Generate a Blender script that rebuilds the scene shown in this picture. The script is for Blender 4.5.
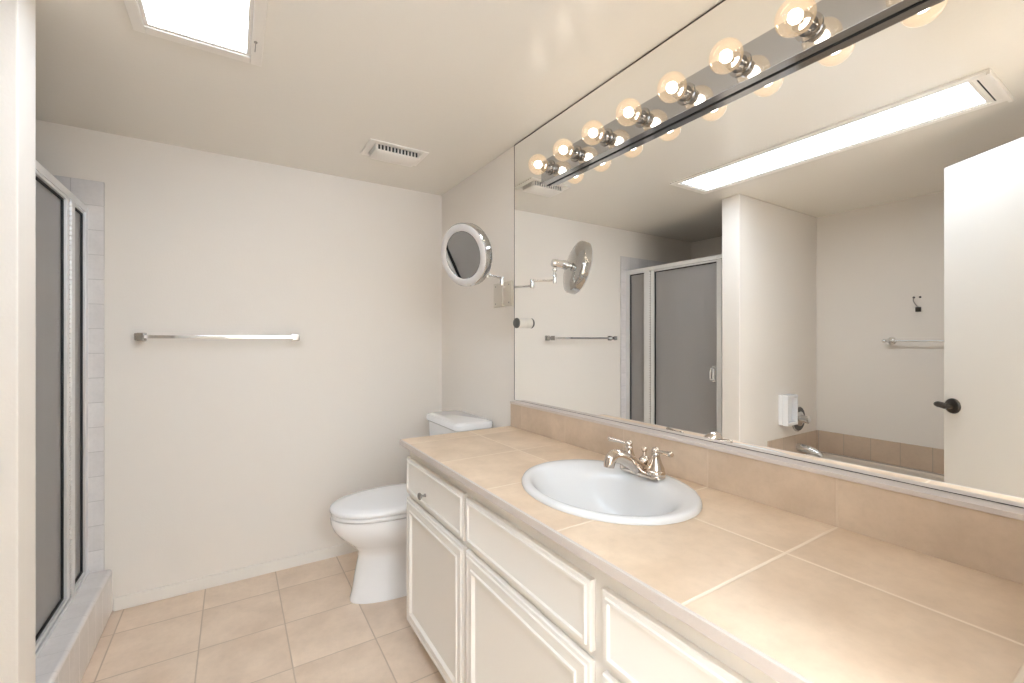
import bpy, bmesh, math
from mathutils import Vector, Matrix

scene = bpy.context.scene
for o in list(bpy.data.objects):
    bpy.data.objects.remove(o)
COL = scene.collection
PI = math.pi

# ------------------------------------------------------------------ camera, world, exposure
cam_data = bpy.data.cameras.new('camera')
cam_data.sensor_width = 36.0
cam_data.lens = 441.0 / 1024.0 * 36.0
cam_data.shift_y = -1.5 / 1024.0
cam_data.clip_start = 0.02
cam = bpy.data.objects.new('camera', cam_data)
COL.objects.link(cam)
cam.location = (0.0, 0.0, 1.25)
cam.rotation_euler = (math.radians(90), 0, math.radians(-32.3))
scene.camera = cam

world = bpy.data.worlds.new('world')
scene.world = world
world.use_nodes = True
world.node_tree.nodes['Background'].inputs['Color'].default_value = (1.0, 0.97, 0.93, 1)
world.node_tree.nodes['Background'].inputs['Strength'].default_value = 0.25

scene.view_settings.view_transform = 'Standard'
scene.view_settings.look = 'None'
scene.view_settings.gamma = 1.0
scene.view_settings.use_curve_mapping = False
scene.view_settings.exposure = 0.09
scene.cycles.max_bounces = 16
scene.cycles.diffuse_bounces = 8
scene.cycles.glossy_bounces = 8
scene.cycles.transparent_max_bounces = 16
scene.cycles.caustics_reflective = True
scene.cycles.sample_clamp_indirect = 5.0
scene.cycles.caustics_refractive = False

DIFFUSER = 11.5          # ceiling fixture lens
FILAMENT = 17.0         # each vanity bulb
HALL = 175.0
hl = bpy.data.lights.new('hall_fill', 'AREA')
hl.shape = 'RECTANGLE'; hl.size = 0.9; hl.size_y = 0.9
hl.energy = HALL
hl.color = (0.59, 0.765, 1.0)
hlo = bpy.data.objects.new('hall_fill', hl)
COL.objects.link(hlo)
hlo.location = (0.20, -1.65, 1.60)     # unseen fill light added in the hall behind the doorway, facing up
hlo.rotation_euler = (math.pi, 0, 0)

# ------------------------------------------------------------------ main dimensions (metres)
H = 2.20                # ceiling
XM = 1.155              # mirror surface
XW = 1.161              # right wall
YB = 2.702              # back wall
XL = -1.52               # left wall behind the tub
XSL = -1.47              # left wall of the shower
ZC = 0.84               # counter top
YV0, YV1 = 0.058, 1.785 # vanity run

# ------------------------------------------------------------------ mesh helpers
class MB:
    def __init__(self):
        self.bm = bmesh.new()
        self.flat = False

    def box(self, lo, hi, bevel=0.0, seg=2):
        lo, hi = Vector(lo), Vector(hi)
        c, s = (lo + hi) / 2, hi - lo
        m = Matrix.Translation(c) @ Matrix.Diagonal((abs(s.x), abs(s.y), abs(s.z), 1))
        r = bmesh.ops.create_cube(self.bm, size=1.0, matrix=m)
        if bevel > 0:
            self.flat = True
            edges = list({e for v in r['verts'] for e in v.link_edges})
            bmesh.ops.bevel(self.bm, geom=edges, offset=bevel, segments=seg, profile=0.5, affect='EDGES', clamp_overlap=True)
        return self

    def loft(self, rings, cap0=True, cap1=True, close=True):
        bm = self.bm
        vr = [[bm.verts.new(p) for p in ring] for ring in rings]
        n = len(vr[0])
        for a, b in zip(vr[:-1], vr[1:]):
            for i in range(n if close else n - 1):
                j = (i + 1) % n
                bm.faces.new((a[i], a[j], b[j], b[i]))
        if cap0:
            bm.faces.new(list(reversed(vr[0])))
        if cap1:
            bm.faces.new(vr[-1])
        return self

    def lathe(self, profile, origin=(0, 0, 0), axis=(0, 0, 1), seg=32, cap0=True, cap1=True):
        ax = Vector(axis).normalized()
        ref = Vector((0, 0, 1)) if abs(ax.z) < 0.9 else Vector((1, 0, 0))
        u = ref.cross(ax).normalized()
        v = ax.cross(u)
        o = Vector(origin)
        rings = []
        for r, h in profile:
            r = max(r, 1e-4)
            rings.append([o + ax * h + u * (r * math.cos(2 * PI * i / seg)) + v * (r * math.sin(2 * PI * i / seg)) for i in range(seg)])
        return self.loft(rings, cap0, cap1)

    def tube(self, pts, radii, seg=12, smooth=0, sx=1.0, up=None):
        pts = [Vector(p) for p in pts]
        if not hasattr(radii, '__len__'):
            radii = [radii] * len(pts)
        radii = list(radii)
        for _ in range(smooth):                      # Catmull-Rom style subdivision
            np_, nr = [], []
            for i in range(len(pts) - 1):
                p0, p1, p2, p3 = pts[max(i - 1, 0)], pts[i], pts[i + 1], pts[min(i + 2, len(pts) - 1)]
                np_ += [p1, (p1 + p2) * 0.5625 - (p0 + p3) * 0.0625]
                nr += [radii[i], (radii[i] + radii[i + 1]) / 2]
            np_.append(pts[-1]); nr.append(radii[-1])
            pts, radii = np_, nr
        t0 = (pts[1] - pts[0]).normalized()
        ref = Vector(up) if up else (Vector((0, 0, 1)) if abs(t0.z) < 0.9 else Vector((1, 0, 0)))
        u = (ref - t0 * ref.dot(t0)).normalized()
        rings = []
        for i, p in enumerate(pts):
            if i == 0: t = t0
            elif i == len(pts) - 1: t = (pts[i] - pts[i - 1]).normalized()
            else: t = ((pts[i + 1] - pts[i]).normalized() + (pts[i] - pts[i - 1]).normalized()).normalized()
            u = (u - t * u.dot(t)).normalized()
            w = t.cross(u)
            rings.append([p + u * (radii[i] * math.cos(2 * PI * k / seg)) + w * (sx * radii[i] * math.sin(2 * PI * k / seg)) for k in range(seg)])
        return self.loft(rings)

    def sphere(self, c, r, seg=24, rings=14):
        bmesh.ops.create_uvsphere(self.bm, u_segments=seg, v_segments=rings, radius=r, matrix=Matrix.Translation(Vector(c)))
        return self

    def build(self, name, mat, parent=None, angle=38, transform=None):
        bm = self.bm
        bmesh.ops.recalc_face_normals(bm, faces=bm.faces[:])
        if transform is not None:
            bmesh.ops.transform(bm, matrix=transform, verts=bm.verts[:])
        if parent is not None:
            off = parent_offset(parent)
            bmesh.ops.translate(bm, vec=-off, verts=bm.verts[:])
        for f in bm.faces:
            f.smooth = True
        for e in bm.edges:
            if len(e.link_faces) == 2 and e.calc_face_angle(0) > math.radians(angle):
                e.smooth = False
        me = bpy.data.meshes.new(name)
        bm.to_mesh(me)
        bm.free()
        me.materials.append(mat)
        o = bpy.data.objects.new(name, me)
        COL.objects.link(o)
        if parent is not None:
            o.parent = parent
        if self.flat:                       # keep the big faces of bevelled boxes flat
            w = o.modifiers.new('weighted_normal', 'WEIGHTED_NORMAL')
            w.keep_sharp = True
            w.weight = 90
        return o


def parent_offset(p):
    off = Vector((0, 0, 0))
    while p is not None:
        off += p.location
        p = p.parent
    return off


def empty(name, loc, label, cat, group=None):
    o = bpy.data.objects.new(name, None)
    o.empty_display_size = 0.05
    COL.objects.link(o)
    o.location = loc
    o['label'] = label
    o['category'] = cat
    if group: o['group'] = group
    return o


def tag(o, label, cat, group=None):
    o['label'] = label
    o['category'] = cat
    if group: o['group'] = group
    return o


def struct(o, label=None):
    o['kind'] = 'structure'
    if label: o['label'] = label
    return o


def rect_rings(profile, y0, y1, z0, z1, xf):
    """Concentric rectangles on a cabinet face: (inset, stand-out) pairs, front towards -X."""
    return [[Vector((xf - d, y1 - i, z0 + i)), Vector((xf - d, y0 + i, z0 + i)),
             Vector((xf - d, y0 + i, z1 - i)), Vector((xf - d, y1 - i, z1 - i))] for i, d in profile]


def rrect(x0, x1, y0, y1, r, z, n=6):
    pts = []
    for cx, cy, a0 in ((x1 - r, y1 - r, 0), (x0 + r, y1 - r, PI / 2), (x0 + r, y0 + r, PI), (x1 - r, y0 + r, 1.5 * PI)):
        for k in range(n + 1):
            a = a0 + PI / 2 * k / n
            pts.append(Vector((cx + r * math.cos(a), cy + r * math.sin(a), z)))
    return pts


# ------------------------------------------------------------------ materials
def new_mat(name):
    m = bpy.data.materials.new(name)
    m.use_nodes = True
    nt = m.node_tree
    return m, nt, nt.nodes, nt.links, nt.nodes['Principled BSDF']


def math_node(N, L, op, a, b=None, clamp=False):
    n = N.new('ShaderNodeMath'); n.operation = op; n.use_clamp = clamp
    for i, v in enumerate((a, b)):
        if v is None: continue
        if isinstance(v, (int, float)): n.inputs[i].default_value = v
        else: L.new(v, n.inputs[i])
    return n.outputs[0]


def mix_col(N, L, fac, a, b, blend='MIX'):
    n = N.new('ShaderNodeMix'); n.data_type = 'RGBA'; n.blend_type = blend
    for idx, v in ((0, fac), (6, a), (7, b)):
        if isinstance(v, (int, float)): n.inputs[idx].default_value = v
        elif isinstance(v, tuple): n.inputs[idx].default_value = (*v, 1)
        else: L.new(v, n.inputs[idx])
    return n.outputs[2]


def noise(N, L, vec, scale, detail=4, rough=0.55):
    n = N.new('ShaderNodeTexNoise')
    n.inputs['Scale'].default_value = scale
    n.inputs['Detail'].default_value = detail
    n.inputs['Roughness'].default_value = rough
    if vec is not None: L.new(vec, n.inputs['Vector'])
    return n.outputs['Fac']


def bump(N, L, height, strength, dist, bsdf):
    b = N.new('ShaderNodeBump')
    b.inputs['Strength'].default_value = strength
    b.inputs['Distance'].default_value = dist
    L.new(height, b.inputs['Height'])
    L.new(b.outputs[0], bsdf.inputs['Normal'])


def plain(name, col, rough=0.5, metal=0.0, tex=0.0, tex_scale=60, var=0.0, spec=0.5, coat=0.0):
    m, nt, N, L, P = new_mat(name)
    P.inputs['Base Color'].default_value = (*col, 1)
    P.inputs['Roughness'].default_value = rough
    P.inputs['Metallic'].default_value = metal
    P.inputs['Specular IOR Level'].default_value = spec
    P.inputs['Coat Weight'].default_value = coat
    geo = N.new('ShaderNodeNewGeometry').outputs['Position']
    if var > 0:
        f = noise(N, L, geo, 3.0, 3)
        c = mix_col(N, L, f, tuple(x * (1 - var) for x in col), tuple(min(1, x * (1 + var)) for x in col))
        L.new(c, P.inputs['Base Color'])
    if tex > 0:
        bump(N, L, noise(N, L, geo, tex_scale, 3), tex, 0.002, P)
    return m


def tile_mat(name, c1, c2, grout, axes, size, off, gw, rough=0.4, mottle=6.0, tint=0.06, spec=0.4, depth=0.5, speck=None):
    m, nt, N, L, P = new_mat(name)
    geo = N.new('ShaderNodeNewGeometry').outputs['Position']
    sep = N.new('ShaderNodeSeparateXYZ'); L.new(geo, sep.inputs[0])
    masks, ids = [], []
    for k in range(2):
        if size[k] is None: continue
        q = math_node(N, L, 'DIVIDE', math_node(N, L, 'SUBTRACT', sep.outputs[axes[k]], off[k]), size[k])
        fl = math_node(N, L, 'FLOOR', q)
        fr = math_node(N, L, 'SUBTRACT', q, fl)
        d = math_node(N, L, 'MINIMUM', fr, math_node(N, L, 'SUBTRACT', 1.0, fr))
        d = math_node(N, L, 'MULTIPLY', d, size[k])
        mr = N.new('ShaderNodeMapRange')
        mr.inputs['From Min'].default_value = gw * 0.35
        mr.inputs['From Max'].default_value = gw * 0.65
        L.new(d, mr.inputs['Value'])
        masks.append(mr.outputs[0]); ids.append(fl)
    mask = masks[0] if len(masks) == 1 else math_node(N, L, 'MINIMUM', masks[0], masks[1])
    cid = N.new('ShaderNodeCombineXYZ')
    for k, i in enumerate(ids): L.new(i, cid.inputs[k])
    wn = N.new('ShaderNodeTexWhiteNoise'); wn.noise_dimensions = '3D'
    L.new(cid.outputs[0], wn.inputs['Vector'])
    # shift the mottling per tile so that it breaks at the joints
    va = N.new('ShaderNodeVectorMath'); va.operation = 'MULTIPLY_ADD'
    L.new(wn.outputs['Color'], va.inputs[0]); va.inputs[1].default_value = (4, 4, 4); L.new(geo, va.inputs[2])
    n1 = noise(N, L, va.outputs[0], mottle, 6, 0.6)
    rmp = N.new('ShaderNodeMapRange'); rmp.inputs['From Min'].default_value = 0.32; rmp.inputs['From Max'].default_value = 0.68
    L.new(n1, rmp.inputs['Value'])
    col = mix_col(N, L, rmp.outputs[0], c1, c2)
    n2 = noise(N, L, va.outputs[0], mottle * 9, 4, 0.65)
    col = mix_col(N, L, math_node(N, L, 'MULTIPLY', math_node(N, L, 'SUBTRACT', n2, 0.45, True), 0.55, True), col, tuple(x * 0.72 for x in c1))
    br = math_node(N, L, 'ADD', math_node(N, L, 'MULTIPLY', wn.outputs['Value'], tint), 1 - tint / 2)
    cb = N.new('ShaderNodeCombineXYZ')
    for k in range(3): L.new(br, cb.inputs[k])
    col = mix_col(N, L, 1.0, col, cb.outputs[0], 'MULTIPLY')
    col = mix_col(N, L, mask, grout, col)
    L.new(col, P.inputs['Base Color'])
    rg = N.new('ShaderNodeMapRange'); rg.inputs['To Min'].default_value = 0.85; rg.inputs['To Max'].default_value = rough
    L.new(mask, rg.inputs['Value']); L.new(rg.outputs[0], P.inputs['Roughness'])
    P.inputs['Specular IOR Level'].default_value = spec
    hgt = math_node(N, L, 'ADD', mask, math_node(N, L, 'MULTIPLY', n2, 0.12))
    bump(N, L, hgt, depth, 0.0015, P)
    return m


def emit_mat(name, col, strength):
    m, nt, N, L, P = new_mat(name)
    P.inputs['Base Color'].default_value = (*col, 1)
    P.inputs['Emission Color'].default_value = (*col, 1)
    P.inputs['Emission Strength'].default_value = strength
    return m


M = {}
M['wall'] = plain('wall paint', (0.87, 0.815, 0.75), 0.55, tex=0.18, tex_scale=140, spec=0.3)
M['ceiling'] = plain('ceiling paint', (0.87, 0.825, 0.75), 0.27, tex=0.2, tex_scale=55, spec=0.5)
M['trim'] = plain('trim paint', (0.87, 0.825, 0.765), 0.4, tex=0.05)
M['door'] = plain('door paint', (0.68, 0.64, 0.585), 0.38, tex=0.06, tex_scale=60)
M['cabinet'] = plain('cabinet paint', (0.83, 0.79, 0.735), 0.42, tex=0.05, tex_scale=90)
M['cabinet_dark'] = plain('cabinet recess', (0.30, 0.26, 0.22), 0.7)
M['porcelain'] = plain('white porcelain', (0.92, 0.92, 0.93), 0.07, spec=0.5, coat=0.3)
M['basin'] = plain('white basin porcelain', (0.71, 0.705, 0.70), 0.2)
M['seat'] = plain('white toilet seat', (0.92, 0.92, 0.93), 0.18)
M['tub'] = plain('almond tub enamel', (0.72, 0.64, 0.54), 0.12)
M['chrome'] = plain('chrome', (0.80, 0.81, 0.82), 0.06, 1.0)
M['chrome_bar'] = plain('polished steel plate', (0.52, 0.53, 0.545), 0.10, 1.0)
M['socket'] = plain('smoked chrome socket', (0.42, 0.41, 0.40), 0.12, 1.0)
M['chrome_head'] = plain('mirror housing chrome', (0.58, 0.585, 0.59), 0.10, 1.0)
M['nickel'] = plain('polished nickel', (0.66, 0.59, 0.525), 0.08, 1.0)
M['pewter'] = plain('dull pewter', (0.33, 0.31, 0.29), 0.3, 1.0)
M['bronze'] = plain('oil rubbed bronze', (0.055, 0.047, 0.04), 0.32, 0.8)
M['aluminium'] = plain('brushed aluminium', (0.80, 0.80, 0.80), 0.32, 0.6)
M['gasket'] = plain('black rubber gasket and gap shade', (0.008, 0.008, 0.008), 0.6)
M['dark'] = plain('dark slot', (0.012, 0.011, 0.010), 0.8)
M['mirror'] = plain('mirror silvering', (0.97, 0.975, 0.965), 0.0, 1.0)
M['mirror_edge'] = plain('mirror edge', (0.06, 0.045, 0.035), 0.3)
M['plastic'] = plain('white plastic', (0.76, 0.72, 0.66), 0.35)
M['frost'] = plain('frosted light ring', (0.64, 0.60, 0.57), 0.28)
M['greycap'] = plain('dark grey cap', (0.10, 0.095, 0.088), 0.5)
M['cream'] = plain('cream plate', (0.70, 0.65, 0.57), 0.35)
M['ledge'] = plain('stone edge trim', (0.60, 0.53, 0.485), 0.45, tex=0.25, tex_scale=180, var=0.10)
M['diffuser'] = emit_mat('fluorescent lens', (0.76, 0.865, 1.0), DIFFUSER)
M['filament'] = emit_mat('lit filament', (1.0, 0.93, 0.84), FILAMENT)

M['floor'] = tile_mat('floor tile', (0.70, 0.545, 0.415), (0.85, 0.69, 0.545), (0.58, 0.455, 0.35), (0, 1), (0.311, 0.311), (-0.118, 1.866), 0.005, 0.42, 5.0, 0.07)
M['counter'] = tile_mat('counter tile', (0.60, 0.45, 0.315), (0.76, 0.60, 0.445), (0.80, 0.68, 0.55), (0, 1), (0.3128, 0.3128), (0.898, 0.436), 0.006, 0.36, 5.0, 0.05)
M['splash'] = tile_mat('backsplash tile', (0.52, 0.40, 0.295), (0.64, 0.505, 0.38), (0.61, 0.49, 0.375), (1, 2), (0.3128, None), (0.436, 0), 0.005, 0.42, 7.0, 0.06)
WHITE1, WHITE2, GR = (0.74, 0.705, 0.69), (0.82, 0.785, 0.77), (0.58, 0.55, 0.535)
M['tile_xz'] = tile_mat('shower tile back', WHITE1, WHITE2, GR, (0, 2), (0.1115, 0.1115), (-0.497, 1.97), 0.0035, 0.16, 8.0, 0.04)
M['tile_yz'] = tile_mat('shower tile side', WHITE1, WHITE2, GR, (1, 2), (0.1115, 0.1115), (2.702, 1.97), 0.0035, 0.16, 8.0, 0.04)
M['curb'] = tile_mat('curb tile', WHITE1, WHITE2, GR, (1, 2), (0.1115, None), (2.616, 0), 0.0035, 0.2, 8.0, 0.04)
M['tub_yz'] = tile_mat('tub tile long side', (0.58, 0.45, 0.34), (0.65, 0.51, 0.39), (0.48, 0.40, 0.32), (1, 2), (0.164, None), (1.448, 0), 0.004, 0.35, 6.0, 0.05)
M['tub_xz'] = tile_mat('tub tile end', (0.58, 0.45, 0.34), (0.65, 0.51, 0.39), (0.48, 0.40, 0.32), (0, 2), (0.164, None), (-1.0, 0), 0.004, 0.35, 6.0, 0.05)


def glass_mats():
    # obscured grey shower glass: part of the light is scattered through, part is sent back
    m, nt, N, L, P = new_mat('obscured grey shower glass')
    out = N['Material Output']
    geo = N.new('ShaderNodeNewGeometry').outputs['Position']
    P.inputs['Base Color'].default_value = (0.47, 0.455, 0.448, 1)
    P.inputs['Roughness'].default_value = 0.33
    P.inputs['Specular IOR Level'].default_value = 0.45
    bump(N, L, noise(N, L, geo, 240, 2), 0.25, 0.001, P)
    tr = N.new('ShaderNodeBsdfTranslucent'); tr.inputs['Color'].default_value = (0.55, 0.54, 0.53, 1)
    mx = N.new('ShaderNodeMixShader'); mx.inputs[0].default_value = 0.35
    L.new(P.outputs[0], mx.inputs[1]); L.new(tr.outputs[0], mx.inputs[2])
    L.new(mx.outputs[0], out.inputs['Surface'])
    M['obscured'] = m
    # thin clear lamp glass, with the filament's glare put in as faint emission
    m, nt, N, L, P = new_mat('clear lamp glass')
    out = N['Material Output']
    N.remove(P)
    lw = N.new('ShaderNodeLayerWeight'); lw.inputs['Blend'].default_value = 0.35
    t = N.new('ShaderNodeBsdfTransparent'); t.inputs['Color'].default_value = (1.0, 0.97, 0.93, 1)
    g = N.new('ShaderNodeBsdfGlossy'); g.inputs['Roughness'].default_value = 0.03
    e = N.new('ShaderNodeEmission'); e.inputs['Color'].default_value = (1.0, 0.66, 0.32, 1); e.inputs['Strength'].default_value = 0.15
    mx = N.new('ShaderNodeMixShader')
    L.new(math_node(N, L, 'MULTIPLY', lw.outputs['Facing'], 0.45), mx.inputs[0])
    L.new(t.outputs[0], mx.inputs[1]); L.new(g.outputs[0], mx.inputs[2])
    ad = N.new('ShaderNodeAddShader')
    L.new(mx.outputs[0], ad.inputs[0]); L.new(e.outputs[0], ad.inputs[1])
    L.new(ad.outputs[0], out.inputs['Surface'])
    M['bulb'] = m


glass_mats()

# ------------------------------------------------------------------ room shell
YH = -2.2     # end of the hall behind the doorway
struct(MB().box((-1.6, YH - 0.1, -0.1), (1.3, YB + 0.1, 0.0)).build('floor', M['floor']))
struct(MB().box((-1.6, YH - 0.1, H), (1.3, YB + 0.1, H + 0.1)).build('ceiling', M['ceiling']))
struct(MB().box((-1.6, YB, 0), (1.3, YB + 0.1, H)).build('wall_back', M['wall']))
struct(MB().box((XW, -0.06, 0), (1.3, YB, H)).build('wall_right', M['wall']))
struct(MB().box((-1.6, -0.06, 0), (XL, 1.70, H)).box((-1.6, 1.70, 0), (XSL, YB, H)).build('wall_left', M['wall']))
struct(MB().box((XL, 1.63, 0), (-0.465, 1.752, H), 0.006).build('wall_partition', M['wall']))
f = MB()
f.box((XL, -0.06, 0), (-0.065, 0.10, H)).box((0.62, -0.06, 0), (XW, 0.055, H)).box((-0.065, -0.06, 2.06), (0.62, 0.055, H))
struct(f.build('wall_front', M['wall']))
f = MB()
f.box((-1.0, YH, 0), (-0.9, -0.06, H)).box((1.2, YH, 0), (1.3, -0.06, H)).box((-1.0, YH - 0.1, 0), (1.3, YH, H))
struct(f.build('wall_hall', M['wall']))
struct(MB().box((-0.466, YB - 0.012, 0), (XW, YB, 0.062), 0.004).build('baseboard_back', M['trim']))
struct(MB().box((XW - 0.012, 1.785, 0), (XW, YB - 0.012, 0.062), 0.004).build('baseboard_right', M['trim']))
# shower lining and pan
struct(MB().box((XSL, YB - 0.010, 0.02), (-0.497, YB, 1.97), 0.004).build('wall_shower_tile_back', M['tile_xz']))
struct(MB().box((XSL, 1.752, 0.02), (XSL + 0.01, YB - 0.010, 1.97)).build('wall_shower_tile_left', M['tile_yz']))
struct(MB().box((XSL + 0.01, 1.752, 0.02), (-0.56, 1.762, 1.97)).build('wall_shower_tile_front', M['tile_xz']))
struct(MB().box((XSL + 0.01, 1.762, 0.0), (-0.62, YB - 0.010, 0.05)).build('floor_shower', M['porcelain']))
# tile band round the tub
struct(MB().box((XL, 0.10, 0.395), (XL + 0.01, 1.63, 0.553), 0.003).build('wall_tub_tile_left', M['tub_yz']))
struct(MB().box((XL + 0.01, 1.62, 0.395), (-0.80, 1.63, 0.553), 0.003).build('wall_tub_tile_back', M['tub_xz']))
struct(MB().box((XL + 0.01, 0.10, 0.395), (-0.80, 0.11, 0.553), 0.003).build('wall_tub_tile_front', M['tub_xz']))

# ------------------------------------------------------------------ open door beside the camera
tip, dd = Vector((-0.415, 0.644, 0)), Vector((0.53, -0.848, 0)).normalized()
nrm = Vector((0.848, 0.53, 0)).normalized()
hinge = tip + dd * 0.70
door_root = bpy.data.objects.new('door_1', None)
COL.objects.link(door_root)
door_root.location = (hinge.x, hinge.y, 0)
struct(door_root, 'open cream door with a dark lever, seen in the long mirror')
ROT = Matrix.Translation(hinge) @ Matrix(((-dd.x, nrm.x, 0, 0), (-dd.y, nrm.y, 0, 0), (0, 0, 1, 0), (0, 0, 0, 1)))
# local frame: +x from hinge to free edge, +y towards the room, slab lies behind y = 0
MB().box((0, -0.035, 0.012), (0.70, 0.0, 2.03), 0.002).build('panel', M['door'], door_root, transform=ROT)
kx, kz = 0.658, 0.957
h_ = MB().lathe([(0.034, 0), (0.034, 0.004), (0.031, 0.009), (0.022, 0.012), (0.014, 0.014), (0.012, 0.030), (0.013, 0.042), (0.011, 0.046)], (kx, 0, kz), (0, 1, 0), 28)
handle = h_.build('door_handle', M['bronze'], door_root, transform=ROT)
MB().tube([(kx - 0.012, 0.036, kz), (kx + 0.012, 0.038, kz + 0.002), (kx + 0.030, 0.039, kz + 0.004), (kx + 0.042, 0.038, kz + 0.003)], [0.012, 0.0135, 0.0135, 0.009], 12, 1).build('lever', M['bronze'], handle, transform=ROT)
for z in (0.25, 1.05, 1.82):
    MB().tube([(-0.004, 0.004, z - 0.045), (-0.004, 0.004, z + 0.045)], 0.006, 10).build('hinge', M['bronze'], door_root, transform=ROT)

# ------------------------------------------------------------------ wall mirror over the counter
ZM0, ZM1 = 0.9602, 2.194
YM0, YM1 = 0.057, 1.805
mirror = MB().box((XM, YM0, ZM0), (XW - 0.0004, YM1, ZM1)).build('wall_mirror', M['mirror'])
tag(mirror, 'large frameless plate mirror filling the wall above the counter', 'mirror')
e = MB()
e.box((XM - 0.0006, YM0, ZM1 - 0.001), (XW, YM1, ZM1 + 0.003)).box((XM - 0.0008, YM1 - 0.001, ZM0), (XW, YM1 + 0.0015, ZM1)).box((XM - 0.0004, YM0, ZM0 - 0.0012), (XW, YM1, ZM0))
e.build('edge', M['mirror_edge'], mirror)

# ------------------------------------------------------------------ counter top, splash
SX, SY, SA, SB = 0.87, 0.895, 0.215, 0.262     # sink centre and half axes
XF = 0.588                                       # front of the tiled top


def counter():
    bm = bmesh.new()
    outer = [bm.verts.new((x, y, ZC)) for x, y in ((XF, YV0), (XW - 0.001, YV0), (XW - 0.001, YV1), (XF, YV1))]
    inner = [bm.verts.new((SX - 0.008 + (SA - 0.018) * math.cos(2 * PI * i / 64), SY + (SB - 0.012) * math.sin(2 * PI * i / 64), ZC)) for i in range(64)]
    es = [bm.edges.new((outer[i], outer[(i + 1) % 4])) for i in range(4)] + [bm.edges.new((inner[i], inner[(i + 1) % 64])) for i in range(64)]
    bmesh.ops.triangle_fill(bm, use_beauty=True, edges=es)
    r = bmesh.ops.extrude_face_region(bm, geom=bm.faces[:])
    bmesh.ops.translate(bm, vec=(0, 0, -0.019), verts=[g for g in r['geom'] if isinstance(g, bmesh.types.BMVert)])
    b = MB(); b.bm.free(); b.bm = bm
    return b


ct = counter().build('countertop', M['counter'])
tag(ct, 'long tan tiled countertop with pale grout on the cream vanity', 'countertop')
MB().box((XF - 0.009, YV0, ZC - 0.0205), (XF - 0.0005, YV1, ZC + 0.0005), 0.0015).build('edge_trim', M['ledge'], ct)

bs = MB().box((1.118, YV0, ZC), (XW - 0.001, 1.782, 0.948), 0.001).build('backsplash', M['splash'])
tag(bs, 'low tan tiled backsplash between the countertop and the long mirror', 'backsplash')
MB().box((1.114, YV0, 0.948), (XW - 0.001, 1.782, 0.9583), 0.0012).build('ledge', M['ledge'], bs)

# ------------------------------------------------------------------ vanity cabinet
van = empty('vanity_cabinet', (0.86, 0.92, 0), 'long cream painted vanity cabinet under the tan tiled countertop', 'cabinet')
XC = 0.618       # face frame
YC1 = 1.772
c = MB()
c.box((XC, YV0, 0.085), (XC + 0.018, YC1, ZC - 0.0195), 0.001)
c.box((XC + 0.075, YC1 - 0.016, 0.0), (XW - 0.003, YC1, 0.085))
c.box((XC + 0.018, YC1 - 0.016, 0.085), (XW - 0.003, YC1, ZC - 0.0195), 0.001)
c.box((XC + 0.018, YV0, 0.085), (XW - 0.003, YV0 + 0.016, ZC - 0.0195), 0.001)
c.box((XC + 0.018, YV0 + 0.016, 0.085), (XW - 0.003, YC1 - 0.016, 0.10))
c.build('carcass', M['cabinet'], van)
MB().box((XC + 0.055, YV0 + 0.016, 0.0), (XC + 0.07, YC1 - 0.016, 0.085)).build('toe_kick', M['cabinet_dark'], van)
DRAWER = [(0.0, 0.0), (0.0, 0.011), (0.002, 0.0135), (0.010, 0.0145), (0.0125, 0.018), (0.0185, 0.018), (0.022, 0.0135), (0.026, 0.0125)]
DOOR = [(0.0, 0.0), (0.0, 0.011), (0.002, 0.0135), (0.010, 0.0145), (0.0125, 0.018), (0.019, 0.018), (0.022, 0.016), (0.040, 0.016), (0.043, 0.020), (0.050, 0.020), (0.056, 0.010), (0.062, 0.009)]


def front(name, prof, y0, y1, z0, z1):
    return MB().loft(rect_rings(prof, y0, y1, z0, z1, XC - 0.0005)).build(name, M['cabinet'], van, angle=20)


d1 = front('drawer', DRAWER, 1.238, 1.768, 0.624, 0.770)
kn = MB().lathe([(0.0065, 0), (0.0065, 0.003), (0.004, 0.005), (0.0042, 0.013), (0.009, 0.017), (0.0135, 0.021), (0.0130, 0.026), (0.007, 0.029)], (XC - 0.013, 1.56, 0.672), (-1, 0, 0), 20)
kn = kn.build('knob', M['pewter'], d1); kn['label'] = 'small dull metal drawer knob'
front('drawer', DRAWER, 0.662, 1.222, 0.624, 0.768)
front('drawer', DRAWER, 0.086, 0.630, 0.624, 0.768)
front('door', DOOR, 1.238, 1.768, 0.098, 0.604)
front('door', DOOR, 0.662, 1.222, 0.098, 0.604)
front('door', DOOR, 0.086, 0.630, 0.098, 0.604)

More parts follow.
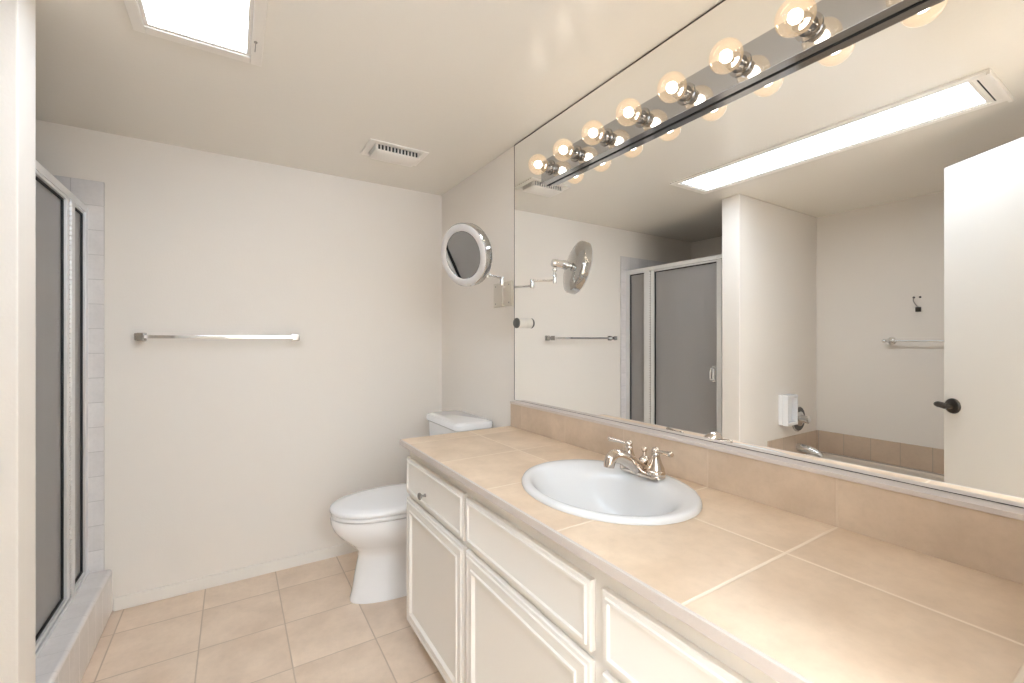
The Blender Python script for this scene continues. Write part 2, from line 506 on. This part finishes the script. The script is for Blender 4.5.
# ------------------------------------------------------------------ sink
def sink():
    prof = [  # scale x, scale y, centre shift x, z
        (0.90, 0.93, 0.0, ZC - 0.0), (1.0, 1.0, 0, ZC + 0.001), (1.0, 1.0, 0, ZC + 0.006), (0.985, 0.988, 0, ZC + 0.012), (0.955, 0.965, 0, ZC + 0.0145),
        (0.90, 0.93, -0.003, ZC + 0.0138), (0.85, 0.89, -0.010, ZC + 0.0125), (0.81, 0.86, -0.015, ZC + 0.0095), (0.77, 0.83, -0.018, ZC + 0.004),
        (0.73, 0.795, -0.020, ZC - 0.006), (0.68, 0.735, -0.020, ZC - 0.024), (0.61, 0.635, -0.018, ZC - 0.056), (0.52, 0.505, -0.015, ZC - 0.090),
        (0.40, 0.37, -0.010, ZC - 0.116), (0.25, 0.25, -0.005, ZC - 0.128), (0.10, 0.085, 0.0, ZC - 0.132)]
    n = 72
    rings = [[Vector((SX + dx + SA * a * math.cos(2 * PI * i / n), SY + SB * b * math.sin(2 * PI * i / n), z)) for i in range(n)] for a, b, dx, z in prof]
    # outside of the bowl, under the counter
    under = [[Vector((SX + dx + (SA * a + 0.012) * math.cos(2 * PI * i / n), SY + (SB * b + 0.012) * math.sin(2 * PI * i / n), z - 0.012)) for i in range(n)] for a, b, dx, z in prof[9:]]
    return MB().loft(list(reversed(under)) + rings)


sk = sink().build('sink', M['basin'], angle=60)
tag(sk, 'white oval drop-in basin set into the tan tiled countertop', 'sink')
dr = MB().lathe([(0.021, -0.004), (0.021, 0.002), (0.017, 0.003), (0.014, 0.001), (0.012, 0.004), (0.004, 0.006)], (SX, SY, ZC - 0.131), (0, 0, 1), 24)
dr.build('drain', M['chrome'], sk)

# ------------------------------------------------------------------ faucet
FX, FY, FZ = 1.030, 0.905, ZC + 0.0135
fa = empty('faucet', (FX, FY, FZ), 'shiny two handle centerset faucet on the rear rim of the white basin', 'faucet')
def stadium(hw, hl, z, n=16):
    pts = []
    for cy, a0 in ((FY + hl, 0), (FY - hl, PI)):
        for k in range(n + 1):
            a = a0 + PI * k / n
            pts.append(Vector((FX + hw * math.cos(a), cy + hw * math.sin(a), z)))
    return pts
MB().loft([stadium(0.027, 0.051, FZ), stadium(0.0275, 0.051, FZ + 0.006), stadium(0.026, 0.051, FZ + 0.011), stadium(0.022, 0.051, FZ + 0.0145)]).build('base_plate', M['nickel'], fa)
BELL = [(0.0265, 0.008), (0.0275, 0.014), (0.026, 0.020), (0.0235, 0.0225), (0.025, 0.025), (0.0235, 0.030), (0.018, 0.042), (0.0135, 0.055), (0.0115, 0.064), (0.0125, 0.0675), (0.0105, 0.071), (0.011, 0.0745), (0.0115, 0.079), (0.0095, 0.084), (0.004, 0.0875)]
for s in (1, -1):
    hb = MB().lathe(BELL, (FX, FY + s * 0.051, FZ), (0, 0, 1), 28).build('handle', M['nickel'], fa)
    y = FY + s * 0.051
    MB().tube([(FX - 0.002, y + s * 0.006, FZ + 0.077), (FX - 0.006, y + s * 0.022, FZ + 0.079), (FX - 0.012, y + s * 0.048, FZ + 0.081), (FX - 0.016, y + s * 0.064, FZ + 0.082), (FX - 0.018, y + s * 0.070, FZ + 0.082)],
              [0.0055, 0.0048, 0.0066, 0.0082, 0.0055], 14, 1).build('lever', M['nickel'], hb)
MB().tube([(FX + 0.004, FY, FZ + 0.004), (FX - 0.012, FY, FZ + 0.018), (FX - 0.036, FY, FZ + 0.033), (FX - 0.064, FY, FZ + 0.050), (FX - 0.092, FY, FZ + 0.063), (FX - 0.114, FY, FZ + 0.067), (FX - 0.130, FY, FZ + 0.057), (FX - 0.135, FY, FZ + 0.038)],
          [0.0215, 0.0215, 0.0205, 0.0195, 0.0185, 0.0175, 0.0165, 0.015], 20, 2).build('spout', M['nickel'], fa)
MB().lathe([(0.017, 0.010), (0.0155, 0.016), (0.012, 0.024), (0.0155, 0.032), (0.0165, 0.038), (0.0135, 0.045), (0.0055, 0.050), (0.0045, 0.060), (0.007, 0.063), (0.0085, 0.068), (0.007, 0.0735), (0.002, 0.0765)], (FX + 0.012, FY, FZ), (0, 0, 1), 18).build('lift_rod', M['nickel'], fa)

# ------------------------------------------------------------------ toilet
TY = 2.20
to = empty('toilet', (XW - 0.35, TY, 0), 'white two piece toilet between the cream vanity and the back wall', 'toilet')
def egg(d0, d1, hw, z, n=48, mid=0.45, pb=2.6, pf=2.1):
    cx = d0 + (d1 - d0) * mid
    pts = []
    for i in range(n):
        a = 2 * PI * i / n
        ca, sa = math.cos(a), math.sin(a)
        p = pf if ca > 0 else pb
        ex = math.copysign(abs(ca) ** (2 / p), ca); ey = math.copysign(abs(sa) ** (2 / p), sa)
        L_ = (d1 - cx) if ca > 0 else (cx - d0)
        pts.append(Vector((XW - (cx + L_ * ex), TY + hw * ey, z)))
    return pts
b = MB()
b.loft([egg(0.13, 0.688, 0.106, 0.0, pb=4), egg(0.13, 0.688, 0.106, 0.012, pb=4), egg(0.135, 0.678, 0.102, 0.05, pb=4), egg(0.15, 0.665, 0.099, 0.13, pb=4), egg(0.16, 0.650, 0.099, 0.205, pb=4),
        egg(0.16, 0.652, 0.108, 0.235, pb=3.5), egg(0.15, 0.682, 0.135, 0.270, pb=3.2), egg(0.14, 0.728, 0.163, 0.310, pb=3), egg(0.13, 0.760, 0.180, 0.350, pb=2.8),
        egg(0.12, 0.774, 0.186, 0.385, pb=2.8), egg(0.12, 0.775, 0.186, 0.405, pb=2.8), egg(0.125, 0.774, 0.1855, 0.411, pb=2.8), egg(0.14, 0.768, 0.182, 0.4125, pb=2.8)])
b.box((XW - 0.26, TY - 0.11, 0.26), (XW - 0.035, TY + 0.11, 0.432), 0.02, 3)
b.build('bowl', M['porcelain'], to, angle=50)
MB().loft([egg(0.262, 0.768, 0.183, 0.4172), egg(0.26, 0.772, 0.185, 0.419), egg(0.26, 0.772, 0.185, 0.4325), egg(0.262, 0.768, 0.183, 0.4345)]).build('seat', M['seat'], to, angle=60)
MB().loft([egg(0.25, 0.777, 0.189, 0.4405), egg(0.25, 0.778, 0.190, 0.4415), egg(0.25, 0.777, 0.189, 0.455), egg(0.255, 0.768, 0.183, 0.462), egg(0.29, 0.72, 0.15, 0.466), egg(0.36, 0.63, 0.09, 0.468)]).build('lid', M['seat'], to, angle=60)
for s in (-1, 1):
    hg = MB()
    hg.tube([(XW - 0.248, TY + s * 0.055, 0.450), (XW - 0.248, TY + s * 0.095, 0.450)], 0.011, 14)
    hg.box((XW - 0.26, TY + s * 0.075 - 0.016, 0.414), (XW - 0.235, TY + s * 0.075 + 0.016, 0.445), 0.003)
    hg.build('hinge', M['seat'], to)
tk = MB()
tk.loft([rrect(XW - 0.200, XW - 0.02, TY - 0.200, TY + 0.200, 0.03, 0.432), rrect(XW - 0.205, XW - 0.02, TY - 0.205, TY + 0.205, 0.032, 0.45), rrect(XW - 0.218, XW - 0.02, TY - 0.208, TY + 0.208, 0.035, 0.790)])
tk.build('tank', M['porcelain'], to)
MB().loft([rrect(XW - 0.224, XW - 0.012, TY - 0.213, TY + 0.213, 0.04, 0.7915), rrect(XW - 0.231, XW - 0.01, TY - 0.220, TY + 0.220, 0.042, 0.799), rrect(XW - 0.231, XW - 0.01, TY - 0.220, TY + 0.220, 0.042, 0.820),
           rrect(XW - 0.226, XW - 0.013, TY - 0.215, TY + 0.215, 0.042, 0.828), rrect(XW - 0.205, XW - 0.03, TY - 0.20, TY + 0.20, 0.04, 0.833)]).build('tank_lid', M['porcelain'], to)

# ------------------------------------------------------------------ vanity light bar on the mirror
ZL = 1.970
lb = empty('vanity_light', (XM, 0.90, ZL), 'chrome strip light with eight clear globe bulbs across the top of the long mirror', 'light fixture')
XP = 1.120
pl = MB().box((XP, 0.262, 1.921), (XM - 0.002, 1.537, 2.016), 0.0015).build('back_plate', M['chrome_bar'], lb)
g = MB().box((XM - 0.004, 0.264, 1.9195), (XM - 0.0006, 1.535, 1.9215)).build('shadow_gap', M['gasket'], pl)  # dark strip standing in for the shade between plate and mirror
for k in range(8):
    y = 1.472 - 0.1632 * k
    so = MB().lathe([(0.030, 0.0), (0.030, 0.003), (0.0215, 0.004), (0.0205, 0.010), (0.0205, 0.034), (0.019, 0.036), (0.016, 0.036)], (XP, y, ZL), (-1, 0, 0), 28).build('socket', M['socket'], lb)
    R_, cx = 0.040, 0.063
    pr = [(0.0135, 0.028)]
    for j in range(4, 25):
        a = PI * j / 24
        r_ = R_ * math.sin(a)
        if a < PI / 2 and r_ < 0.0165: continue
        pr.append((r_, cx - R_ * math.cos(a)))
    bu = MB().lathe(pr, (XP, y, ZL), (-1, 0, 0), 32, cap0=False).build('bulb', M['bulb'], lb, angle=80)
    MB().lathe([(0.003, 0.047), (0.010, 0.050), (0.0145, 0.058), (0.0145, 0.067), (0.010, 0.075), (0.003, 0.078)], (XP, y, ZL), (-1, 0, 0), 14).build('filament', M['filament'], bu)
    MB().tube([(XP - 0.030, y, ZL), (XP - 0.044, y, ZL)], [0.007, 0.004], 10).build('stem', M['pewter'], bu)

# ------------------------------------------------------------------ ceiling light
LX0, LX1, LY0, LY1 = -0.257, 0.082, 0.415, 1.743
cl = empty('ceiling_light', (-0.087, 1.08, H), 'long flat fluorescent ceiling light with a glowing white lens', 'ceiling light')
fr = MB()
ix0, ix1, iy0, iy1 = -0.214, 0.037, 0.474, 1.692
def ring_frame(b, x0, x1, y0, y1, X0, X1, Y0, Y1, z0, z1, bev):
    b.box((x0, y0, z0), (X0, y1, z1), bev).box((X1, y0, z0), (x1, y1, z1), bev)
    b.box((X0, y0, z0), (X1, Y0, z1), bev).box((X0, Y1, z0), (X1, y1, z1), bev)
ring_frame(fr, LX0, LX1, LY0, LY1, ix0 - 0.012, ix1 + 0.012, iy0 - 0.012, iy1 + 0.012, H - 0.012, H, 0.003)
fr.build('frame', M['trim'], cl)
fr = MB()
ring_frame(fr, ix0 - 0.011, ix1 + 0.011, iy0 - 0.011, iy1 + 0.011, ix0, ix1, iy0, iy1, H - 0.008, H - 0.0002, 0.0015)
fr.build('lens_frame', M['trim'], cl)
MB().box((ix0 + 0.0003, iy0 + 0.0003, H - 0.0045), (ix1 - 0.0003, iy1 - 0.0003, H - 0.0015)).build('diffuser', M['diffuser'], cl)
MB().box((ix0 - 0.002, 0.446, H - 0.0128), (ix1 + 0.002, 0.4500, H - 0.0110)).build('slot', M['dark'], cl)
MB().box((LX0 + 0.002, 0.408, H - 0.022), (LX1 - 0.002, 0.420, H - 0.001), 0.002).build('end_lip', M['trim'], cl)
la = MB().tube([(0.060, 1.60, H - 0.012), (0.060, 1.66, H - 0.012)], 0.0015, 8)
la.lathe([(0.005, 0), (0.005, 0.004), (0.003, 0.006)], (0.060, 1.605, H - 0.010), (0, 0, -1), 12)
la.build('latch', M['pewter'], cl)

# ------------------------------------------------------------------ exhaust vent
VX0, VX1, VY0, VY1 = 0.545, 0.838, 2.108, 2.305
ve = empty('exhaust_vent', (0.69, 2.205, H), 'small square cream exhaust fan grille on the ceiling near the back wall', 'vent')
b = MB()
ring_frame(b, VX0, VX1, VY0, VY1, VX0 + 0.030, VX1 - 0.030, VY0 + 0.030, VY1 - 0.030, H - 0.007, H, 0.002)
b.build('frame', M['trim'], ve)
MB().box((VX0 + 0.046, VY0 + 0.046, H - 0.027), (VX1 - 0.046, VY1 - 0.046, H - 0.0003)).build('fan_opening', M['dark'], ve)
MB().loft([rrect(VX0 + 0.035, VX1 - 0.035, VY0 + 0.035, VY1 - 0.035, 0.008, H - 0.027), rrect(VX0 + 0.035, VX1 - 0.035, VY0 + 0.035, VY1 - 0.035, 0.008, H - 0.030), rrect(VX0 + 0.046, VX1 - 0.046, VY0 + 0.046, VY1 - 0.046, 0.008, H - 0.036)]).build('cover', M['trim'], ve)
sl = MB()
nx = 13
for i in range(nx):
    x = VX0 + 0.044 + (VX1 - VX0 - 0.088) * i / (nx - 1)
    for y in (VY0 + 0.041, VY1 - 0.041):
        sl.box((x - 0.0028, y - 0.005, H - 0.0275), (x + 0.0028, y + 0.005, H - 0.0005))
for i in range(6):
    y = VY0 + 0.050 + (VY1 - VY0 - 0.100) * i / 5
    for x in (VX0 + 0.041, VX1 - 0.041):
        sl.box((x - 0.005, y - 0.003, H - 0.0275), (x + 0.005, y + 0.003, H - 0.0005))
sl.build('grille', M['trim'], ve)

# ------------------------------------------------------------------ towel bar on the back wall
tb = empty('towel_bar', (-0.04, YB, 1.265), 'chrome towel bar with square posts on the cream back wall', 'towel bar')
for x in (-0.366, 0.287):
    p = MB().box((x - 0.019, YB - 0.012, 1.246), (x + 0.019, YB, 1.284), 0.003)
    p.box((x - 0.013, YB - 0.072, 1.252), (x + 0.013, YB - 0.012, 1.278), 0.003)
    p.build('post', M['socket'], tb)
    MB().box((x - 0.0165, YB - 0.078, 1.2485), (x + 0.0165, YB - 0.072, 1.2815), 0.002).build('end_cap', M['socket'], tb)
MB().box((-0.354, YB - 0.066, 1.2575), (0.275, YB - 0.052, 1.2725), 0.0015).build('bar', M['chrome'], tb)

# ------------------------------------------------------------------ towel bar over the tub
tb = empty('towel_bar', (XL, 0.85, 1.243), 'slim round chrome towel bar over the bathtub, seen in the long mirror', 'towel bar')
for y in (1.168, 0.53):
    MB().lathe([(0.026, 0), (0.026, 0.005), (0.022, 0.010), (0.011, 0.014), (0.010, 0.050), (0.013, 0.056), (0.013, 0.068), (0.008, 0.074)], (XL, y, 1.243), (1, 0, 0), 24).build('post', M['chrome'], tb)
MB().tube([(XL + 0.062, 0.53, 1.243), (XL + 0.062, 1.19, 1.243)], 0.0065, 14).build('bar', M['chrome'], tb)
MB().lathe([(0.009, 0), (0.013, 0.006), (0.013, 0.014), (0.006, 0.022)], (XL + 0.062, 1.181, 1.243), (0, 1, 0), 16).build('finial', M['chrome'], tb)

# ------------------------------------------------------------------ remains of a wall hook over the tub
hk = empty('wall_hook', (XL, 1.03, 1.50), 'loose dark hook below two screw holes on the wall over the bathtub', 'hook')
for y in (1.052, 1.020):
    MB().lathe([(0.0065, 0), (0.0065, 0.002), (0.003, 0.004)], (XL, y, 1.533), (1, 0, 0), 12).build('screw', M['bronze'], hk)
MB().tube([(XL + 0.004, 1.052, 1.533), (XL + 0.010, 1.053, 1.510), (XL + 0.012, 1.040, 1.485), (XL + 0.010, 1.030, 1.470)], 0.0022, 8, 1).build('wire', M['pewter'], hk)
MB().box((XL, 1.014, 1.436), (XL + 0.014, 1.042, 1.468), 0.003).build('clip', M['bronze'], hk)

# ------------------------------------------------------------------ bathtub with valve and spout
tu = empty('bathtub', (-1.13, 0.87, 0), 'almond bathtub in the tiled alcove, seen in the long mirror', 'bathtub')
x0, x1, y0, y1 = XL + 0.001, -0.80, 0.101, 1.629
MB().loft([rrect(x0, x1, y0, y1, 0.012, 0.0), rrect(x0, x1, y0, y1, 0.012, 0.375), rrect(x0 + 0.002, x1 - 0.002, y0 + 0.002, y1 - 0.002, 0.015, 0.388), rrect(x0 + 0.010, x1 - 0.010, y0 + 0.010, y1 - 0.010, 0.02, 0.393),
           rrect(x0 + 0.055, x1 - 0.065, y0 + 0.075, y1 - 0.085, 0.10, 0.393), rrect(x0 + 0.065, x1 - 0.075, y0 + 0.085, y1 - 0.095, 0.10, 0.385), rrect(x0 + 0.085, x1 - 0.09, y0 + 0.12, y1 - 0.115, 0.10, 0.22), rrect(x0 + 0.12, x1 - 0.12, y0 + 0.24, y1 - 0.15, 0.09, 0.09), rrect(x0 + 0.16, x1 - 0.16, y0 + 0.30, y1 - 0.20, 0.07, 0.075)], cap0=False).build('shell', M['tub'], tu)
sp = MB().tube([(-1.205, 1.62, 0.462), (-1.205, 1.58, 0.462), (-1.205, 1.53, 0.455), (-1.205, 1.485, 0.440), (-1.205, 1.468, 0.424)], [0.030, 0.029, 0.026, 0.021, 0.016], 20, 1)
sp = sp.build('tub_spout', M['chrome']); tag(sp, 'chrome spout low on the end wall over the bathtub', 'faucet')
va = empty('tub_valve', (-1.222, 1.63, 0.669), 'round chrome valve trim on the end wall above the bathtub spout', 'valve')
MB().lathe([(0.096, 0), (0.096, 0.004), (0.090, 0.010), (0.080, 0.012)], (-1.222, 1.63, 0.669), (0, -1, 0), 40).build('escutcheon', M['chrome'], va)
MB().lathe([(0.086, 0.0115), (0.085, 0.0135), (0.062, 0.0135)], (-1.222, 1.63, 0.669), (0, -1, 0), 40).build('ring', M['greycap'], va)
MB().lathe([(0.056, 0.0135), (0.054, 0.02), (0.032, 0.026), (0.026, 0.060), (0.028, 0.072), (0.018, 0.080)], (-1.222, 1.63, 0.669), (0, -1, 0), 32).build('knob', M['chrome'], va)
sd = empty('soap_holder', (-1.045, 1.63, 0.755), 'white wall mounted soap holder beside the round chrome tub valve', 'soap holder')
MB().box((-1.09, 1.600, 0.648), (-0.945, 1.63, 0.862), 0.006).build('back_plate', M['porcelain'], sd)
b = MB()
b.box((-1.09, 1.565, 0.648), (-1.076, 1.600, 0.862), 0.004).box((-0.959, 1.565, 0.648), (-0.945, 1.600, 0.862), 0.004).box((-1.076, 1.565, 0.648), (-0.959, 1.600, 0.672), 0.004).box((-1.076, 1.565, 0.838), (-0.959, 1.600, 0.862), 0.004)
b.build('rim', M['porcelain'], sd)

# ------------------------------------------------------------------ shower curb and enclosure
cb = MB().box((-0.62, 1.753, 0.0), (-0.467, YB - 0.0115, 0.205), 0.014, 4).build('shower_curb', M['curb'])
tag(cb, 'low grey white tiled curb under the shower door', 'shower curb')
XS0, XS1 = -0.585, -0.550
sh = empty('shower_enclosure', (-0.57, 2.22, 0.205), 'silver framed shower enclosure with obscured grey glass and hinged door', 'shower enclosure')
ZS, ZT = 0.205, 1.845
Y0s, Y1s = 1.763, YB - 0.0105
fr = MB()
fr.box((XS0, Y0s, ZT - 0.030), (XS1, Y1s, ZT), 0.002)
fr.box((XS0 - 0.004, Y0s, ZS), (XS1 + 0.004, Y1s, ZS + 0.014), 0.002)
fr.box((XS0, Y0s, ZS + 0.014), (XS1, 1.800, ZT - 0.030), 0.002)
fr.box((XS0, 2.647, ZS + 0.014), (XS1, Y1s, ZT - 0.030), 0.002)
fr.box((XS0, 2.436, ZS + 0.014), (XS1 + 0.002, 2.488, ZT - 0.030), 0.002)
fr.build('frame', M['aluminium'], sh)
for za in (ZS + 0.014, ZT - 0.040):
    MB().box((XS0 + 0.004, 2.488, za), (XS1 - 0.004, 2.647, za + 0.010), 0.001).build('panel_rail', M['aluminium'], sh)
def pane(y0, y1, z0, z1, parent):
    MB().box((-0.571, y0, z0), (-0.566, y1, z1)).build('glass', M['obscured'], parent)
    g = MB()
    w = 0.0065
    for xa, xb in ((-0.566, -0.5585), (-0.5765, -0.571)):
        g.box((xa, y0, z0), (xb, y0 + w, z1)).box((xa, y1 - w, z0), (xb, y1, z1)).box((xa, y0 + w, z0), (xb, y1 - w, z0 + w)).box((xa, y0 + w, z1 - w), (xb, y1 - w, z1))
    g.build('gasket', M['gasket'], parent)
pane(2.488, 2.647, 0.229, 1.805, sh)
dr = MB()
ring_y0, ring_y1, ring_z0, ring_z1 = 1.806, 2.420, 0.224, 1.812
dr.box((XS0 + 0.003, ring_y0, ring_z0), (XS1 + 0.001, 1.845, ring_z1), 0.002).box((XS0 + 0.003, 2.388, ring_z0), (XS1 + 0.001, ring_y1, ring_z1), 0.002)
dr.box((XS0 + 0.003, 1.845, ring_z0), (XS1 + 0.001, 2.388, 0.240), 0.002).box((XS0 + 0.003, 1.845, 1.800), (XS1 + 0.001, 2.388, ring_z1), 0.002)
sdoor = dr.build('door', M['aluminium'], sh)
pane(1.845, 2.388, 0.240, 1.800, sdoor)
hs = MB()
z = 0.225
while z < 1.80:
    hs.tube([(XS1 + 0.0025, 2.428, z), (XS1 + 0.0025, 2.428, z + 0.015)], 0.0055, 10)
    z += 0.0195
hs.build('hinge', M['aluminium'], sh)
MB().box((XS1 - 0.006, 2.4225, 0.225), (XS1 - 0.0005, 2.434, 1.81)).build('hinge_leaf', M['pewter'], sh)
h_ = MB()
h_.tube([(XS1 + 0.001, 1.866, 0.968), (XS1 + 0.022, 1.870, 0.970), (XS1 + 0.030, 1.872, 0.985), (XS1 + 0.030, 1.872, 1.035), (XS1 + 0.022, 1.870, 1.050), (XS1 + 0.001, 1.866, 1.052)], 0.0055, 10, 1)
h_.box((XS1 + 0.0005, 1.850, 0.955), (XS1 + 0.004, 1.876, 1.065), 0.001)
h_.build('handle', M['chrome'], sdoor)

# ------------------------------------------------------------------ swing arm make-up mirror
mm = empty('makeup_mirror', (XW, 1.915, 1.48), 'round make-up mirror on a chrome swing arm left of the long mirror', 'mirror')
MB().box((XW - 0.010, 1.826, 1.418), (XW, 2.004, 1.543), 0.004, 3).build('mount_plate', M['cream'], mm)
for y in (1.850, 1.980):
    for z in (1.436, 1.525):
        MB().lathe([(0.004, 0), (0.004, 0.001), (0.002, 0.002)], (XW - 0.010, y, z), (-1, 0, 0), 10).build('screw', M['pewter'], mm)
BX, BY = 1.138, 1.890
br = MB().tube([(BX, BY, 1.428), (BX, BY, 1.516)], 0.0035, 12)
br.box((BX - 0.006, BY - 0.006, 1.420), (XW - 0.008, BY + 0.006, 1.430), 0.001).box((BX - 0.006, BY - 0.006, 1.510), (XW - 0.008, BY + 0.006, 1.520), 0.001)
br.build('bracket', M['cream'], mm)
EX, EY = 1.068, 1.781
MB().tube([(BX, BY, 1.515), (EX, EY, 1.515)], 0.0055, 12).build('lower_arm', M['chrome'], mm)
MB().lathe([(0.009, -0.020), (0.010, -0.018), (0.010, 0.022), (0.009, 0.024)], (EX, EY, 1.525), (0, 0, 1), 18).build('elbow', M['chrome'], mm)
PX, PY = 0.963, 1.735
MB().tube([(EX, EY, 1.541), (PX, PY, 1.545)], 0.0055, 12).build('upper_arm', M['chrome'], mm)
MB().lathe([(0.008, 0), (0.009, 0.003), (0.009, 0.045), (0.007, 0.050), (0.007, 0.058), (0.011, 0.064), (0.012, 0.070), (0.009, 0.077)], (PX, PY, 1.530), (0, 0, 1), 18).build('post', M['chrome'], mm)
nv = Vector((math.cos(math.radians(199.3)) * 0.975, math.sin(math.radians(199.3)) * 0.975, -0.22)).normalized()
DC = Vector((0.824, 1.697, 1.610))             # centre of the mirror face
back = DC - nv * 0.060
joint_end = Vector((PX + 0.012, PY + 0.005, 1.632))
ax = (back - joint_end)
MB().lathe([(0.017, 0.0), (0.020, 0.004), (0.020, ax.length * 0.55), (0.023, ax.length * 0.58), (0.023, ax.length * 0.80), (0.014, ax.length * 0.84), (0.014, ax.length * 1.02)], joint_end, ax, 24).build('pivot', M['chrome'], mm)
RD = 0.134
shl = MB().lathe([(RD - 0.004, -0.002), (RD, -0.005), (RD, -0.036), (RD - 0.004, -0.042), (RD - 0.012, -0.046), (RD * 0.84, -0.048), (RD * 0.80, -0.052), (RD * 0.50, -0.060), (RD * 0.2, -0.064)], DC, nv, 56, cap0=False)
hd = shl.build('head', M['chrome_head'], mm)
MB().lathe([(RD - 0.004, -0.0015), (RD - 0.007, 0.003), (RD - 0.014, 0.006), (RD - 0.026, 0.005), (RD - 0.033, 0.001), (RD - 0.034, -0.0015)], DC, nv, 56, cap0=False, cap1=False).build('light_ring', M['frost'], hd)
prof = [(0.098 * j / 10, -(0.098 ** 2 - (0.098 * j / 10) ** 2) / 8.0) for j in range(10, -1, -1)]
MB().lathe(prof, DC - nv * 0.0012, nv, 56, cap0=False).build('mirror_glass', M['mirror'], hd)

# ------------------------------------------------------------------ small knob fixed at the edge of the long mirror
kb = empty('wall_peg', (XM, 1.722, 1.329), 'small white peg with a dark grey cap at the edge of the long mirror', 'peg')
MB().lathe([(0.023, 0.0005), (0.024, 0.003), (0.024, 0.036), (0.0225, 0.037)], (XM, 1.722, 1.329), (-1, 0, 0), 28).build('body', M['plastic'], kb)
MB().lathe([(0.0235, 0.037), (0.024, 0.038), (0.024, 0.043), (0.019, 0.049), (0.012, 0.051)], (XM, 1.722, 1.329), (-1, 0, 0), 28).build('cap', M['greycap'], kb)
